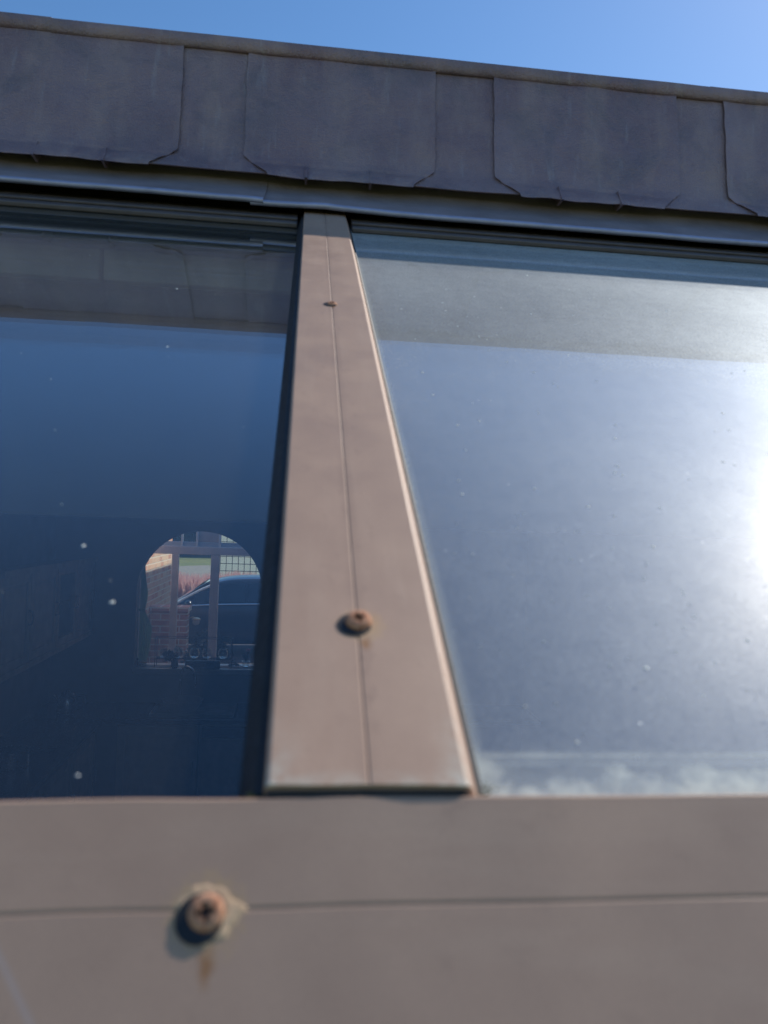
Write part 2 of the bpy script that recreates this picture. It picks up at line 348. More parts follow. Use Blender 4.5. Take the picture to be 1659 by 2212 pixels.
g = nb(); wall_hole(g, -2.55, 2.4, -0.1, 2.575, [(-1.52, 1.14), (-0.20, 1.14), (-0.20, 2.53), (-1.52, 2.53)], 7.224, 7.42)
hobj('outer_wall', g, M['brickY'])
g = nb(); box(g, (-2.55, 0.30, -0.1), (-2.15, 7.097, 2.575)); box(g, (2.2, 0.30, -0.1), (2.397, 7.097, 2.575)); box(g, (-2.55, 0.16, -0.1), (2.4, 0.30, 2.40))
hobj('side_wall', g, M['plaster'])
g = nb()                                            # ceiling and roof slab with the rooflight opening
box(g, (-2.55, 1.18, 2.562), (2.4, 7.42, 2.60)); box(g, (-2.55, 0.12, 2.562), (-1.25, 1.18, 2.60)); box(g, (1.3, 0.12, 2.562), (2.4, 1.18, 2.60))
hobj('ceiling', g, M['dark_wood'])
g = nb(); box(g, (-3.2, 1.29, 2.591), (2.8, 7.29, 2.68)); hobj('flat_roof', g, M['roofing'])
g = nb(); box(g, (-3.2, 1.215, 2.585), (2.8, 1.298, 3.27)); hobj('upstand_wall', g, M['dark_wood'])
for x in (-1.29, 1.25):
    g = nb(); box(g, (x, 0.25, 2.58), (x + 0.04, 1.2185, 2.98)); hobj('light_well_cheek', g, M['dark_wood'])
g = nb(); box(g, (-3.2, 7.3, 2.604), (2.8, 7.40, 2.72)); hobj('parapet', g, M['dark_wood'])
g = nb(); box(g, (-1.249, 1.18, 2.565), (1.249, 1.212, 2.895)); hobj('light_well_lining', g, M['dark_wood'])
g = nb(); box(g, (-1.249, 1.165, 2.553), (1.249, 1.179, 2.62)); hobj('light_well_bead', g, M['dark_wood'])
g = nb()
for a, b in ((-1.249, -0.305), (-0.300, 0.62), (0.625, 1.249)): bbox(g, (a, 1.160, 2.905), (b, 1.178, 2.952), 0.002, 1)
bbox(g, (-1.249, 1.150, 2.956), (1.249, 1.176, 2.988), 0.003, 1)
hobj('light_well_trim', g, M['cream_trim'])
g = nb(); box(g, (-2.549, 0.301, -0.12), (2.2, 7.099, 0.0)); obj('floor', g, M['floor'], kind='structure')
# window in the arch
win = bpy.data.objects.new('window', None); COL.objects.link(win); win.parent = house
WI = Matrix.Translation((0, -7.1, 0))
def wobj(name, bm, mat, **k): bmesh.ops.transform(bm, matrix=WI, verts=bm.verts[:]); return obj(name, bm, mat, win, **k)
g = nb(); bbox(g, (-1.52, 7.33, 1.14), (-1.44, 7.40, 2.53), 0.006); bbox(g, (-0.28, 7.33, 1.14), (-0.20, 7.40, 2.53), 0.006)
bbox(g, (-1.44, 7.331, 1.14), (-0.28, 7.399, 1.20), 0.006); bbox(g, (-1.44, 7.331, 2.49), (-0.28, 7.399, 2.53), 0.006)
wobj('frame', g, M['upvc'])
g = nb(); box(g, (-1.44, 7.36, 1.20), (-0.28, 7.366, 2.49)); wobj('window_pane', g, M['pane'])
g = nb(); bbox(g, (-1.43, 7.04, 1.175), (-0.297, 7.33, 1.222), 0.006); wobj('sill', g, M['upvc'])
# glazed porch frame standing outside the arch
M['blue_grey'] = simple('blue_grey_board', (0.50, 0.58, 0.66), 0.6, scale=5); M['taupe'] = simple('taupe_board', (0.55, 0.47, 0.43), 0.6, scale=9)
PY, K = 7.95, 7.95 / 7.35
def px_(x): return x * K
def pz_(z): return 2.55 - (2.55 - z) * K
porch = thing('porch_frame', 'pale painted timber porch frame of posts and a cross beam outside the arched window', 'porch', (-0.9, PY, 0))
PI_ = Matrix.Translation((0.9, -PY, 0))
def pobj(name, bm, mat): bmesh.ops.transform(bm, matrix=PI_, verts=bm.verts[:]); return obj(name, bm, mat, porch)
g = nb(); bbox(g, (-1.735, PY - 0.04, pz_(2.245)), (0.3, PY + 0.04, pz_(2.32)), 0.006); pobj('beam', g, M['upvc'])
for a_, b_ in ((-1.160, -1.100), (-0.800, -0.722), (0.1, 0.178)):
    g = nb(); bbox(g, (px_(a_), PY - 0.036, 0.0), (px_(b_), PY + 0.036, pz_(2.245)), 0.006); pobj('post', g, M['upvc'])
g = nb(); bbox(g, (px_(-1.099), PY - 0.05, 0.9), (px_(-1.092), PY - 0.037, pz_(2.245)), 0.001, 1); pobj('bead', g, M['upvc_white'])
for a_, b_ in ((-0.945, -0.925), (-0.735, -0.715), (-1.083, -1.068)):
    g = nb(); bbox(g, (px_(a_), PY - 0.03, pz_(2.32)), (px_(b_), PY + 0.03, 2.62), 0.003); pobj('bead', g, M['upvc_white'])
g = nb(); bbox(g, (-1.735, PY - 0.01, pz_(2.3215)), (0.3, PY + 0.01, pz_(2.365)), 0.003); pobj('board', g, M['blue_grey'])
g = nb(); bbox(g, (px_(-0.924), PY - 0.01, pz_(2.367)), (px_(-0.737), PY + 0.01, 2.60), 0.003); pobj('board', g, M['taupe'])
g = nb(); bbox(g, (-1.735, PY - 0.04, 2.6205), (0.3, PY + 0.04, 2.70), 0.004); pobj('beam', g, M['upvc'])
# side wing whose brick flank catches the sun, and the taller wing that shades the yard
g = nb(); box(g, (-6.5, 7.45, -0.1), (-1.745, 11.0, 3.0))
for k in range(41):
    if k % 2: box(g, (-1.79, 11.0, k * 0.075), (-1.745, 11.055, k * 0.075 + 0.066))
hobj('side_wing', g, M['brickX'])
g = nb(); box(g, (0.9, 7.45, -0.1), (6.5, 14.0, 4.75)); hobj('tall_wing', g, M['brickX'])
g = nb(); prism(g, [(0.7, 4.75), (6.7, 4.75), (3.7, 6.6)], 7.3, 14.2); hobj('roof', g, M['roofing'])

# ------------------------------------------------------------------ rooflight: one unit, glazing bar + rail + panes
TH = 31.0
B = Vector((0.0237, 0.2231, 2.4748))
rl = thing('rooflight', 'brown aluminium framed sloping rooflight with a rusty screwed glazing bar between two panes', 'rooflight', B, (R(TH), 0, 0))
def extrude_y(bm, prof, ys, closed=True, f=None):
    rings = [[bm.verts.new(f(x, y, z) if f else (x, y, z)) for x, z in prof] for y in ys]; m = len(prof)
    for i in range(len(rings) - 1):
        for k in range(m if closed else m - 1): bm.faces.new((rings[i][k], rings[i][(k + 1) % m], rings[i + 1][(k + 1) % m], rings[i + 1][k]))
    if closed: bm.faces.new(rings[0][::-1]); bm.faces.new(rings[-1])
# cap: flat face with a shallow V line down the middle and flared flanks
BL = 1.075
cap = [(-0.0312, -0.0128), (-0.0313, -0.0118), (-0.0304, -0.0014), (-0.0299, -0.0005), (-0.0290, 0.0), (-0.0150, 0.0002), (-0.0006, 0.0), (-0.0002, -0.0004), (0.0002, -0.0004), (0.0006, 0.0),
       (0.0150, 0.0002), (0.0290, 0.0), (0.0300, -0.0005), (0.0308, -0.0014), (0.0352, -0.0118), (0.0350, -0.0128)]
def capf(x, y, z):
    w_ = 0.0005 * noise.noise(Vector((x * 60, y * 25, 3.1)))
    e = 0.0006 * noise.noise(Vector((x * 400, 1.7, y * 3))) if y < 0.001 else 0
    return (x + 0.25 * w_, y + e, z + 0.25 * w_)
g = nb(); extrude_y(g, cap, [0.0, 0.004] + linsp(0.02, BL, 50), True, capf)
bar = obj('glazing_bar', g, M['bar'], rl, smooth=True, sharp=22)
g = nb(); extrude_y(g, [(-0.0388, -0.0166), (-0.0378, -0.0140), (-0.0335, -0.0060), (-0.0306, -0.0050), (-0.0310, -0.0166)], [0.001, BL])
extrude_y(g, [(0.0385, -0.0166), (0.0380, -0.0140), (0.0362, -0.0122), (0.0348, -0.0126), (0.034, -0.0166)], [0.001, BL])
obj('gasket', g, M['rubber_and_shade'], bar)
g = nb(); bbox(g, (-0.0300, -0.0021, -0.0125), (0.0300, -0.0007, -0.0016), 0.0004, 1); obj('gap_shade', g, M['rubber_and_shade'], bar)  # black strip stands in for the shadow gap between bar end and rail
g = nb(); box(g, (-0.028, 0.003, -0.060), (0.028, BL, -0.013)); obj('bar_web', g, M['dark_wood'], bar)
t = NT('green_moss'); c = t.coord(); t.pbr(t.mix(t.ramp(t.noise(c, 800, 3), 0.35, 0.65), (0.05, 0.06, 0.012), (0.16, 0.17, 0.05)), 0.95); M['moss'] = t.m
g = nb()
for k in range(420):
    cx_, cy_, sp_ = random.choice(((-0.0345, -0.0005, 0.0016), (-0.0345, -0.0005, 0.0016), (0.0365, 0.0035, 0.0012), (-0.031, 0.001, 0.0012), (0.02, -0.0014, 0.0010), (-0.012, -0.0014, 0.0010), (-0.022, -0.0014, 0.0012)))
    p = Vector((cx_ + random.gauss(0, sp_ * 1.5), cy_ + random.gauss(0, sp_ * 0.5), -0.0035 - 0.008 * (abs(cx_) > 0.03) * random.random() - 0.0015 * random.random())); a = Vector((random.gauss(0, 1), random.gauss(0, 1), random.gauss(0, 1))).normalized() * 0.0006; b = a.orthogonal().normalized() * 0.0003
    g.faces.new([g.verts.new(p - a), g.verts.new(p + b), g.verts.new(p + a), g.verts.new(p - b)])
obj('moss', g, M['moss'], bar, kind='stuff')
def screw(parent, x, y, r, h, label=None, rot=0.0):
    """pan-head screw standing proud of local z = 0, with a cross recess"""
    g = nb()
    prof = [(r * 0.97, 0.0), (r, h * 0.35), (r * 0.93, h * 0.72), (r * 0.74, h * 0.95), (r * 0.50, h * 1.02), (r * 0.36, h * 0.98), (r * 0.22, h * 0.30), (0.0, h * 0.25)]
    lathe(g, prof, (0, 0, 0), 40)
    for v in g.verts:                                # four-lobed recess
        q = math.hypot(v.co.x, v.co.y)
        if 1e-6 < q < r * 0.40: a = math.atan2(v.co.y, v.co.x); s = 1 + 0.42 * math.cos(4 * a); v.co.x *= s; v.co.y *= s
        v.co += 0.03 * r * noise.noise_vector(v.co * 700)
    # thin black disc offset under the head, painting in its cast shadow
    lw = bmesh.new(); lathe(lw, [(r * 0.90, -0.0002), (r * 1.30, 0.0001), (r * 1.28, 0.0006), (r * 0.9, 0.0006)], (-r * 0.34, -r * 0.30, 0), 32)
    obj('shadow_disc', lw, M['rubber_and_shade'], parent, smooth=True).location = (x, y, 0.0)
    s = obj('screw', g, M['rust'], parent, smooth=True, label=label); s.location = (x, y, 0.0); s.rotation_euler = (R(4), R(-3), rot)
    return s
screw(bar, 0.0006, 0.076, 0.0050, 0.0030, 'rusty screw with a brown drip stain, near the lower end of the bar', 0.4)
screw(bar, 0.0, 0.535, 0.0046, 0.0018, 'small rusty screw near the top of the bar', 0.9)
# eaves rail, steeper than the glass; local frame of its own with y up its face
rail = bpy.data.objects.new('eaves_rail', None)
RD = 47.0 - TH
g = nb()
rp = [(0.0, -0.012), (0.0, -0.0008), (-0.0008, 0.0), (-0.0288, 0.0), (-0.0293, -0.0004), (-0.0297, -0.0004), (-0.0302, 0.0), (-0.0628, 0.0), (-0.0650, -0.0012), (-0.0655, -0.014)]
def railf(x, y, z): return (x, y + 0.0007 * noise.noise(Vector((x * 22, 5.5, 0))) , z + 0.0004 * noise.noise(Vector((x * 30, y * 40, 9))))
extrude_x(g, rp, linsp(-1.3, 1.3, 180), railf)
rail = obj('eaves_rail', g, M['rail'], rl, smooth=True, sharp=22); rail.location = (0, -0.0028, -0.0016); rail.rotation_euler = (R(RD), 0, 0)
g = nb(); box(g, (-1.3, -0.060, -0.075), (1.3, 0.004, -0.016)); obj('rail_body', g, M['dark_wood'], rail)
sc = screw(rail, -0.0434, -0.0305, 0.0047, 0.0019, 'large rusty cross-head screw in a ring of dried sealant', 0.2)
g = nb()                                             # ring of dried sealant round the big screw, ragged outside
prev = None; N = 72
for k in range(N + 1):
    a = 2 * math.pi * k / N
    ro = 0.0075 + 0.0013 * noise.noise(Vector((math.cos(a) * 2.6, math.sin(a) * 2.6, 1.3))) + 0.0004 * math.sin(7 * a + 1)
    if abs(((a + math.pi) % (2 * math.pi)) - math.pi - 0.10) < 0.55: ro += 0.0034 * (1 - abs(((a + math.pi) % (2 * math.pi)) - math.pi - 0.10) / 0.55)
    dl = abs(((a - R(228) + math.pi) % (2 * math.pi)) - math.pi)
    if dl < 0.75: ro -= 0.0022 * (1 - dl / 0.75)
    ring = [(0.0046, 0.0003), (0.0060, 0.00045), ((ro + 0.006) / 2, 0.0003), (ro - 0.0008, 0.00018), (ro, -0.0001)]
    cur = [g.verts.new((math.cos(a) * r_, math.sin(a) * r_, h_ + 0.00008 * noise.noise(Vector((math.cos(a) * r_ * 900, math.sin(a) * r_ * 900, 0))))) for r_, h_ in ring]
    if prev:
        for i in range(len(ring) - 1): g.faces.new((prev[i], prev[i + 1], cur[i + 1], cur[i]))
    prev = cur
s = obj('sealant_ring', g, M['sealant'], rail, smooth=True); s.location = (-0.0434, -0.0305, 0.0)
for x0, x1 in ((-1.25, -0.0395), (0.0395, 1.23)):
    g = nb(); bbox(g, (x0, 1.004, -0.0166), (x1, BL, -0.0100), 0.0015, 2); bbox(g, (x0, 1.0235, -0.0098), (x1, BL, -0.0060), 0.001, 1); obj('head_bar', g, M['bronze'], rl)
# panes: sealed units 24 mm thick, built as two sheets and an edge spacer
def pane(x0, x1, mat, label):
    root = bpy.data.objects.new('glass_pane', None); COL.objects.link(root); root.parent = rl; root['label'] = label
    g = nb(); box(g, (x0, -0.022, -0.0210), (x1, BL, -0.0170)); obj('outer_sheet', g, mat, root)
    g = nb(); box(g, (x0, -0.022, -0.0410), (x1, BL, -0.0370)); obj('inner_sheet', g, M['glassI'], root)
    g = nb(); box(g, (x0, -0.021, -0.0368), (x0 + 0.004, BL - 0.01, -0.0212)); box(g, (x1 - 0.004, -0.021, -0.0368), (x1, BL - 0.01, -0.0212))
    box(g, (x0 + 0.004, BL - 0.02, -0.0368), (x1 - 0.004, BL - 0.01, -0.0212)); obj('spacer', g, M['spacer'], root)
    return root
M['glassI'] = glass_mat('inner_roof_glass', 0.030, (0.985, 0.99, 0.985), 0, 1)
pl = pane(-1.25, -0.0335, M['glassL'], 'clear dark blue pane left of the bar')
pr = pane(0.0335, 1.23, M['glassR'], 'dusty sunlit pane right of the bar')
def specks(root, spots):
    g = nb()
    for x, y, r_ in spots:
        c0 = g.verts.new((x, y, -0.0166 + r_ * 0.25)); ring = []
        for k in range(9):
            a = 2 * math.pi * k / 9; q = r_ * random.uniform(0.75, 1.2); ring.append(g.verts.new((x + q * math.cos(a), y + q * math.sin(a), -0.01692)))
        for k in range(9): g.faces.new((c0, ring[k], ring[(k + 1) % 9]))
    obj('dirt_speck', g, M['dirt'], root, kind='stuff', smooth=True)
SPL = [(-0.1205, 0.150, 0.0009), (-0.0985, 0.108, 0.0011), (-0.089, 0.0185, 0.0006), (-0.188, 0.208, 0.0008), (-0.13, 0.44, 0.0009), (-0.15, 0.62, 0.001)] + [(random.uniform(-0.42, -0.05), random.uniform(0.02, 0.85), random.uniform(0.0002, 0.0005)) for k in range(45)]
SPR = [(random.uniform(0.05, 0.45), random.uniform(0.03, 0.75), random.uniform(0.0004, 0.0011)) for k in range(120)]
SPR += [(random.uniform(0.05, 0.16), random.uniform(0.02, 0.2), random.uniform(0.0003, 0.0006)) for k in range(40)]
SPR += [(0.118, 0.072, 0.0011), (0.25, 0.80, 0.0016)]
specks(pl, SPL); specks(pr, SPR)

# ------------------------------------------------------------------ lead flashing on the upstand above the glass
fl = thing('lead_flashing', 'grey weathered lead flashing with overlapping clipped panels above the glass', 'flashing', (0, 1.2, 3.0))
FI = Matrix.Translation((0, -1.2, -3.0))
def fobj(name, bm, mat=None, **k): bmesh.ops.transform(bm, matrix=FI, verts=bm.verts[:]); return obj(name, bm, mat or M['lead'], fl, **k)
def wob(x, y, z, a=0.0016, fx=9.0, s=0.0):
    q = noise.noise(Vector((x * fx, z * 7, s))) ; return (x, y + a * q, z + a * 0.5 * noise.noise(Vector((x * fx * 1.3, 4.4, s))))
# face profile, outer side then back
FACE = [(1.2040, 3.296), (1.1985, 3.255), (1.1930, 3.210), (1.1880, 3.170), (1.1835, 3.132), (1.1800, 3.116), (1.1735, 3.106), (1.1640, 3.094), (1.1560, 3.083)]
g = nb(); xs = linsp(-1.6, 1.7, 260)
extrude_x(g, FACE + [(y + 0.002, z - 0.0006) for y, z in FACE[::-1]], xs, lambda x, y, z: wob(x, y, z, 0.0026))
fobj('cover_sheet', g, smooth=True)
def facey(z):
    for (y0, z0), (y1, z1) in zip(FACE, FACE[1:]):
        if z <= z0 and z >= z1: return y0 + (y1 - y0) * (z0 - z) / (z0 - z1)
    return FACE[0][0] if z > FACE[0][1] else FACE[-1][0]
for i, (xa, xb) in enumerate(((-0.900, -0.599), (-0.501, -0.202), (-0.103, 0.196), (0.293, 0.606), (0.690, 0.990), (1.09, 1.39))):
    g = nb(); ch = 0.038
    zs = linsp(3.296, 3.126, 14) + [3.121, 3.117, 3.1135, 3.1105, 3.1075, 3.1045, 3.1015, 3.098, 3.094, 3.089, 3.0840, 3.0790]
    nx = 44; F, Bk = [], []
    for z in zs:
        ins = ch * max(0, min(1, (3.118 - z) / 0.036)); a, b = xa + ins, xb - ins
        edge = 0.0026 * noise.noise(Vector((z * 38, i * 3.3, 0)))
        row, rb = [], []
        for x in linsp(a + edge, b + edge * 0.6, nx):
            t_ = min((x - a) / 0.02, (b - x) / 0.02, 1.0)
            yy = facey(z) - 0.0032 - 0.0012 * max(0, 1 - t_) - 0.0022 * max(0, noise.noise(Vector((x * 12, z * 14, 8 + i)))) + 0.0030 * math.exp(-((z - 3.106 - 0.004 * noise.noise(Vector((x * 22, 3, i)))) / 0.0045) ** 2) * (1 + noise.noise(Vector((x * 30, 0, i))))
            zz = z + (0.0025 * noise.noise(Vector((x * 25, i, 2))) if z < 3.09 else 0)
            p = wob(x, yy, zz, 0.0026)
            row.append(g.verts.new(p)); rb.append(g.verts.new((p[0], p[1] + 0.0022, p[2])))
        F.append(row); Bk.append(rb)
    for r_ in range(len(zs) - 1):
        for k in range(nx - 1):
            g.faces.new((F[r_][k], F[r_][k + 1], F[r_ + 1][k + 1], F[r_ + 1][k])); g.faces.new((Bk[r_][k + 1], Bk[r_][k], Bk[r_ + 1][k], Bk[r_ + 1][k + 1]))
        g.faces.new((F[r_][0], F[r_ + 1][0], Bk[r_ + 1][0], Bk[r_][0])); g.faces.new((F[r_ + 1][-1], F[r_][-1], Bk[r_][-1], Bk[r_ + 1][-1]))
    for k in range(nx - 1):
        g.faces.new((F[-1][k], F[-1][k + 1], Bk[-1][k + 1], Bk[-1][k])); g.faces.new((F[0][k + 1], F[0][k], Bk[0][k], Bk[0][k + 1]))
    fobj('cover_panel', g, smooth=True)
    for dx in (-0.053, 0.046):
        g = nb(); xc = (xa + xb) / 2 + dx
        prism(g, [(xc - 0.0012, 3.0775), (xc + 0.0022, 3.0775), (xc + 0.0028, 3.092), (xc + 0.0006, 3.109), (xc - 0.0010, 3.094)], 1.147, 1.172)
        for v in g.verts: v.co.y += (v.co.z - 3.078) * 0.72
        fobj('clip', g)
# apron: two sheets lapped left of the bar, each with a rolled lower hem
def apron(x0, x1, off, s):
    prof = [(1.196, 3.125), (1.190, 3.100), (1.184, 3.084), (1.176, 3.070), (1.160, 3.056), (1.138, 3.041), (1.118, 3.0280), (1.1075, 3.0205)]
    hem = [(1.1050 + 0.0045 * math.cos(a), 3.0158 + 0.0045 * math.sin(a)) for a in [R(d) for d in range(0, 360, 24)]]
    back = [(1.1115, 3.0150), (1.120, 3.0235), (1.140, 3.0375), (1.162, 3.052), (1.179, 3.067), (1.187, 3.082), (1.193, 3.100), (1.199, 3.125)]
    g = nb(); n_ = int((x1 - x0) / 0.012)
    def f(x, y, z):
        k = max(0, min(1, (3.10 - z) / 0.07)); w_ = noise.noise(Vector((x * 6.5, 0, s))) * 0.0022 + noise.noise(Vector((x * 26, 0, s + 4))) * 0.0007
        e = math.exp(-min(abs(x - x0), abs(x - x1)) / 0.012)
        lift = off + (0.004 * math.exp(-abs(x - 0.02) / 0.06) if s > 1 else -0.0006 * e) * k
        return (x, y + (w_ - 0.002 * (0 if s > 1 else 1)) * k, z + (w_ * 0.8 + lift) * k)
    extrude_x(g, prof + back, linsp(x0, x1, n_), f)
    ap = fobj('apron_sheet', g, M['lead2'], smooth=True, label=('apron sheet with a bright rolled hem left of the bar' if s < 1 else 'apron sheet over the bar head, lapped under its neighbour'))
    g = nb(); extrude_x(g, hem, linsp(x0 + 0.0005, x1 - 0.0005, n_), f); bmesh.ops.transform(g, matrix=FI, verts=g.verts[:]); obj('hem', g, M['hem'], ap, smooth=True)
apron(-1.6, -0.0655, 0.0034, 0.5); apron(-0.085, 1.7, -0.0012, 2.5)
# coping roll along the top
for x0, x1, dz in ((-1.6, -0.40, 0.0), (-0.402, 0.665, -0.0012), (0.663, 1.7, -0.0004)):
    g = nb(); pr_ = [(1.2010 + 0.0080 * math.cos(R(d)), 3.3080 + dz + 0.0150 * math.sin(R(d))) for d in range(164, 292, 12)]
    extrude_x(g, pr_ + [(1.213, 3.292), (1.33, 3.290), (1.33, 3.3020 + dz), (1.1990, 3.3125 + dz)], linsp(x0, x1, 60), lambda x, y, z: wob(x, y, z, 0.0012, 6.0, 12.0))
    fobj('coping_roll', g, smooth=True)

# ------------------------------------------------------------------ kitchen
def door_panel(parent, name, w_, h_, glazed=False, t_=0.02):
    """framed door in local x (width) / z (height), front at y = 0 facing -y"""
    g = nb(); fr = 0.06
    bbox(g, (0, 0, 0), (fr, t_, h_), 0.002, 1); bbox(g, (w_ - fr, 0, 0), (w_, t_, h_), 0.002, 1)
    bbox(g, (fr, 0.0005, 0), (w_ - fr, t_, fr), 0.002, 1); bbox(g, (fr, 0.0005, h_ - fr), (w_ - fr, t_, h_), 0.002, 1)
    if not glazed:
        box(g, (fr, 0.010, fr), (w_ - fr, 0.016, h_ - fr)); bbox(g, (fr + 0.02, 0.005, fr + 0.02), (w_ - fr - 0.02, 0.0098, h_ - fr - 0.02), 0.003, 1)
    d = obj('door', g, M['cab'], parent)
    if glazed: g = nb(); box(g, (fr, 0.011, fr), (w_ - fr, 0.015, h_ - fr)); obj('door_glass', g, M['pane'], d)
    g = nb(); tube(g, [(w_ - 0.03, -0.001, h_ * 0.42), (w_ - 0.03, -0.026, h_ * 0.43), (w_ - 0.03, -0.026, h_ * 0.57), (w_ - 0.03, -0.001, h_ * 0.58)], 0.005, 8); obj('handle', g, M['steel'], d)
    return d
WX = -1.80
labels = ['oak wall cabinet with panelled door, nearest of the run on the left wall', 'oak wall cabinet second from the near end of the left run', 'glass-fronted oak wall cabinet between two panelled ones', 'oak wall cabinet at the far end beside the arched wall']
for i, (y0, y1, gz) in enumerate(((4.90, 5.465, False), (5.475, 6.05, False), (6.06, 6.56, True), (6.57, 7.085, False))):
    t = thing('wall_cabinet', labels[i], 'cabinet', (WX, y0, 1.555), (0, 0, R(90)), 'wall cabinets on the left wall')
    W_ = y1 - y0
    g = nb(); box(g, (0, 0.022, 0), (W_, 0.34, 0.018)); box(g, (0, 0.022, 0.592), (W_, 0.34, 0.61)); box(g, (0, 0.022, 0.018), (0.018, 0.34, 0.592)); box(g, (W_ - 0.018, 0.022, 0.018), (W_, 0.34, 0.592))
    box(g, (0.018, 0.32, 0.018), (W_ - 0.018, 0.34, 0.592)); box(g, (0.018, 0.05, 0.3), (W_ - 0.018, 0.32, 0.316)); obj('carcass', g, M['cab'], t)
    door_panel(t, 'door', W_, 0.61, gz)
    g = nb(); prism(g, [(-0.03, 0.612), (-0.03, 0.655), (-0.005, 0.640), (0.02, 0.612)], 0, W_, 'YZ'); obj('cornice', g, M['cab'], t)
    g = nb(); bbox(g, (0, -0.01, -0.045), (W_, 0.012, -0.002), 0.004, 1); obj('pelmet', g, M['cab'], t)
# left run of base cabinets and worktop
LX = -1.56
for i, y0 in enumerate((3.4, 4.0, 4.6, 5.2, 5.8)):
    t = thing('base_cabinet', ['base cabinet nearest the rooflight on the left run', 'base cabinet second along the left run', 'base cabinet in the middle of the left run', 'base cabinet fourth along the left run', 'base cabinet beside the inner corner of the left run'][i], 'cabinet', (LX, y0, 0), (0, 0, R(90)), 'base cabinets on the left')
    g = nb(); box(g, (0, 0.022, 0.12), (0.59, 0.56, 0.86)); box(g, (0, 0.07, 0), (0.59, 0.56, 0.119)); obj('carcass', g, M['cab'], t)
    d = door_panel(t, 'door', 0.59, 0.70); d.location = (0, 0, 0.14)
g = nb(); bbox(g, (-2.148, 3.38, 0.865), (LX + 0.03, 6.49, 0.905), 0.008, 2); tag(obj('worktop', g, M['worktop']), 'dark polished worktop along the left cabinets', 'worktop')
g = nb(); bbox(g, (-2.148, 6.495, 0.865), (2.19, 7.098, 0.905), 0.008, 2); tag(obj('worktop', g, M['worktop']), 'dark worktop round the sink under the arched window', 'worktop')
# sink run
for i, (x0, x1) in enumerate(((-1.42, -0.77), (0.0, 0.6), (0.61, 1.21))):
    t = thing('base_cabinet', ['base cabinet with panelled door under the kitchen sink', 'base cabinet right of the built-in oven under the worktop', 'base cabinet far right of the sink run'][i], 'cabinet', (x0, 6.53, 0), (0, 0, 0), 'base cabinets under the window')
    g = nb(); box(g, (0, 0.022, 0.12), (x1 - x0, 0.56, 0.86)); box(g, (0, 0.07, 0), (x1 - x0, 0.56, 0.119)); obj('carcass', g, M['cab'], t)
    d = door_panel(t, 'door', x1 - x0, 0.70); d.location = (0, 0, 0.14)
t = thing('dishwasher', 'dark fronted dishwasher right of the sink cabinet', 'dishwasher', (-0.755, 6.53, 0))
g = nb(); bbox(g, (0, 0.02, 0.1), (0.73, 0.55, 0.86), 0.004); obj('case', g, M['cab'], t)
g = nb(); bbox(g, (0.02, 0.0, 0.745), (0.71, 0.019, 0.835), 0.004); obj('control_panel', g, M['worktop'], t)
g = nb(); bbox(g, (0.02, 0.0, 0.12), (0.71, 0.019, 0.735), 0.004); obj('door', g, M['cab'], t)
t = thing('sink', 'white ceramic sink below the arched window', 'sink', (-1.18, 6.56, 0.907))
M['ceramic'] = simple('glazed_ceramic', (0.42, 0.42, 0.40), 0.2)
g = nb(); bbox(g, (0, 0, 0), (0.70, 0.018, 0.03), 0.004); bbox(g, (0, 0.40, 0), (0.70, 0.418, 0.03), 0.004); bbox(g, (0, 0.0185, 0), (0.018, 0.3995, 0.03), 0.004); bbox(g, (0.682, 0.0185, 0), (0.70, 0.3995, 0.03), 0.004)
obj('rim', g, M['ceramic'], t); g = nb(); box(g, (0.019, 0.019, 0.001), (0.681, 0.399, 0.004)); obj('basin', g, M['ceramic'], t)
t = thing('tap', 'tall arched chrome kitchen tap behind the sink', 'tap', (-0.99, 7.0, 0.906))
g = nb(); P = [(0, 0, 0), (0, 0, 0.26)] + [(0.075 - 0.075 * math.cos(a), -0.09 * (1 - math.cos(a)), 0.27 + 0.09 * math.sin(a)) for a in linsp(0, math.pi, 12)] + [(0.15, -0.18, 0.20)]
tube(g, P, 0.011, 10); obj('spout', g, M['steel'], t, smooth=True)
g = nb(); lathe(g, [(0.026, 0), (0.026, 0.02), (0.016, 0.05), (0.016, 0.09), (0.0, 0.092)]); tube(g, [(0.015, 0, 0.06), (0.08, 0, 0.085)], 0.006); obj('lever_base', g, M['steel'], t, smooth=True)
M['plastic_grey'] = simple('pale_plastic', (0.35, 0.33, 0.36), 0.5)
g = nb(); lathe(g, [(0.0, 0), (0.10, 0), (0.17, 0.10), (0.175, 0.10), (0.11, 0.004), (0, 0.006)][1:5], n=28); o = obj('washing_up_bowl', g, M['plastic_grey'], smooth=True, loc=(-0.93, 6.76, 0.913)); tag(o, 'pale washing-up bowl standing in the sink', 'bowl')
t = thing('wall_socket', 'white socket plate on the wall at the right of the sink', 'socket', (-0.30, 7.093, 1.10))
g = nb(); bbox(g, (-0.07, -0.008, -0.04), (0.07, 0.005, 0.04), 0.003); obj('plate', g, M['ceramic'], t)
t = thing('kettle', 'steel kettle on the worktop in the left corner', 'kettle', (-1.85, 6.62, 0.906))
g = nb(); lathe(g, [(0.08, 0), (0.085, 0.02), (0.075, 0.14), (0.05, 0.19), (0.02, 0.20), (0.012, 0.215), (0, 0.216)]); obj('body', g, M['steel'], t, smooth=True)
g = nb(); tube(g, [(0.07, 0, 0.16), (0.14, 0, 0.17), (0.145, 0, 0.09), (0.08, 0, 0.05)], 0.010); obj('handle', g, M['blacksteel'], t, smooth=True)
g = nb(); tube(g, [(-0.07, 0, 0.12), (-0.12, 0, 0.17)], [0.018, 0.010]); obj('spout', g, M['steel'], t, smooth=True)
t = thing('saucepan', 'steel saucepan on the left worktop below the wall cabinets', 'saucepan', (-1.80, 5.25, 0.906))
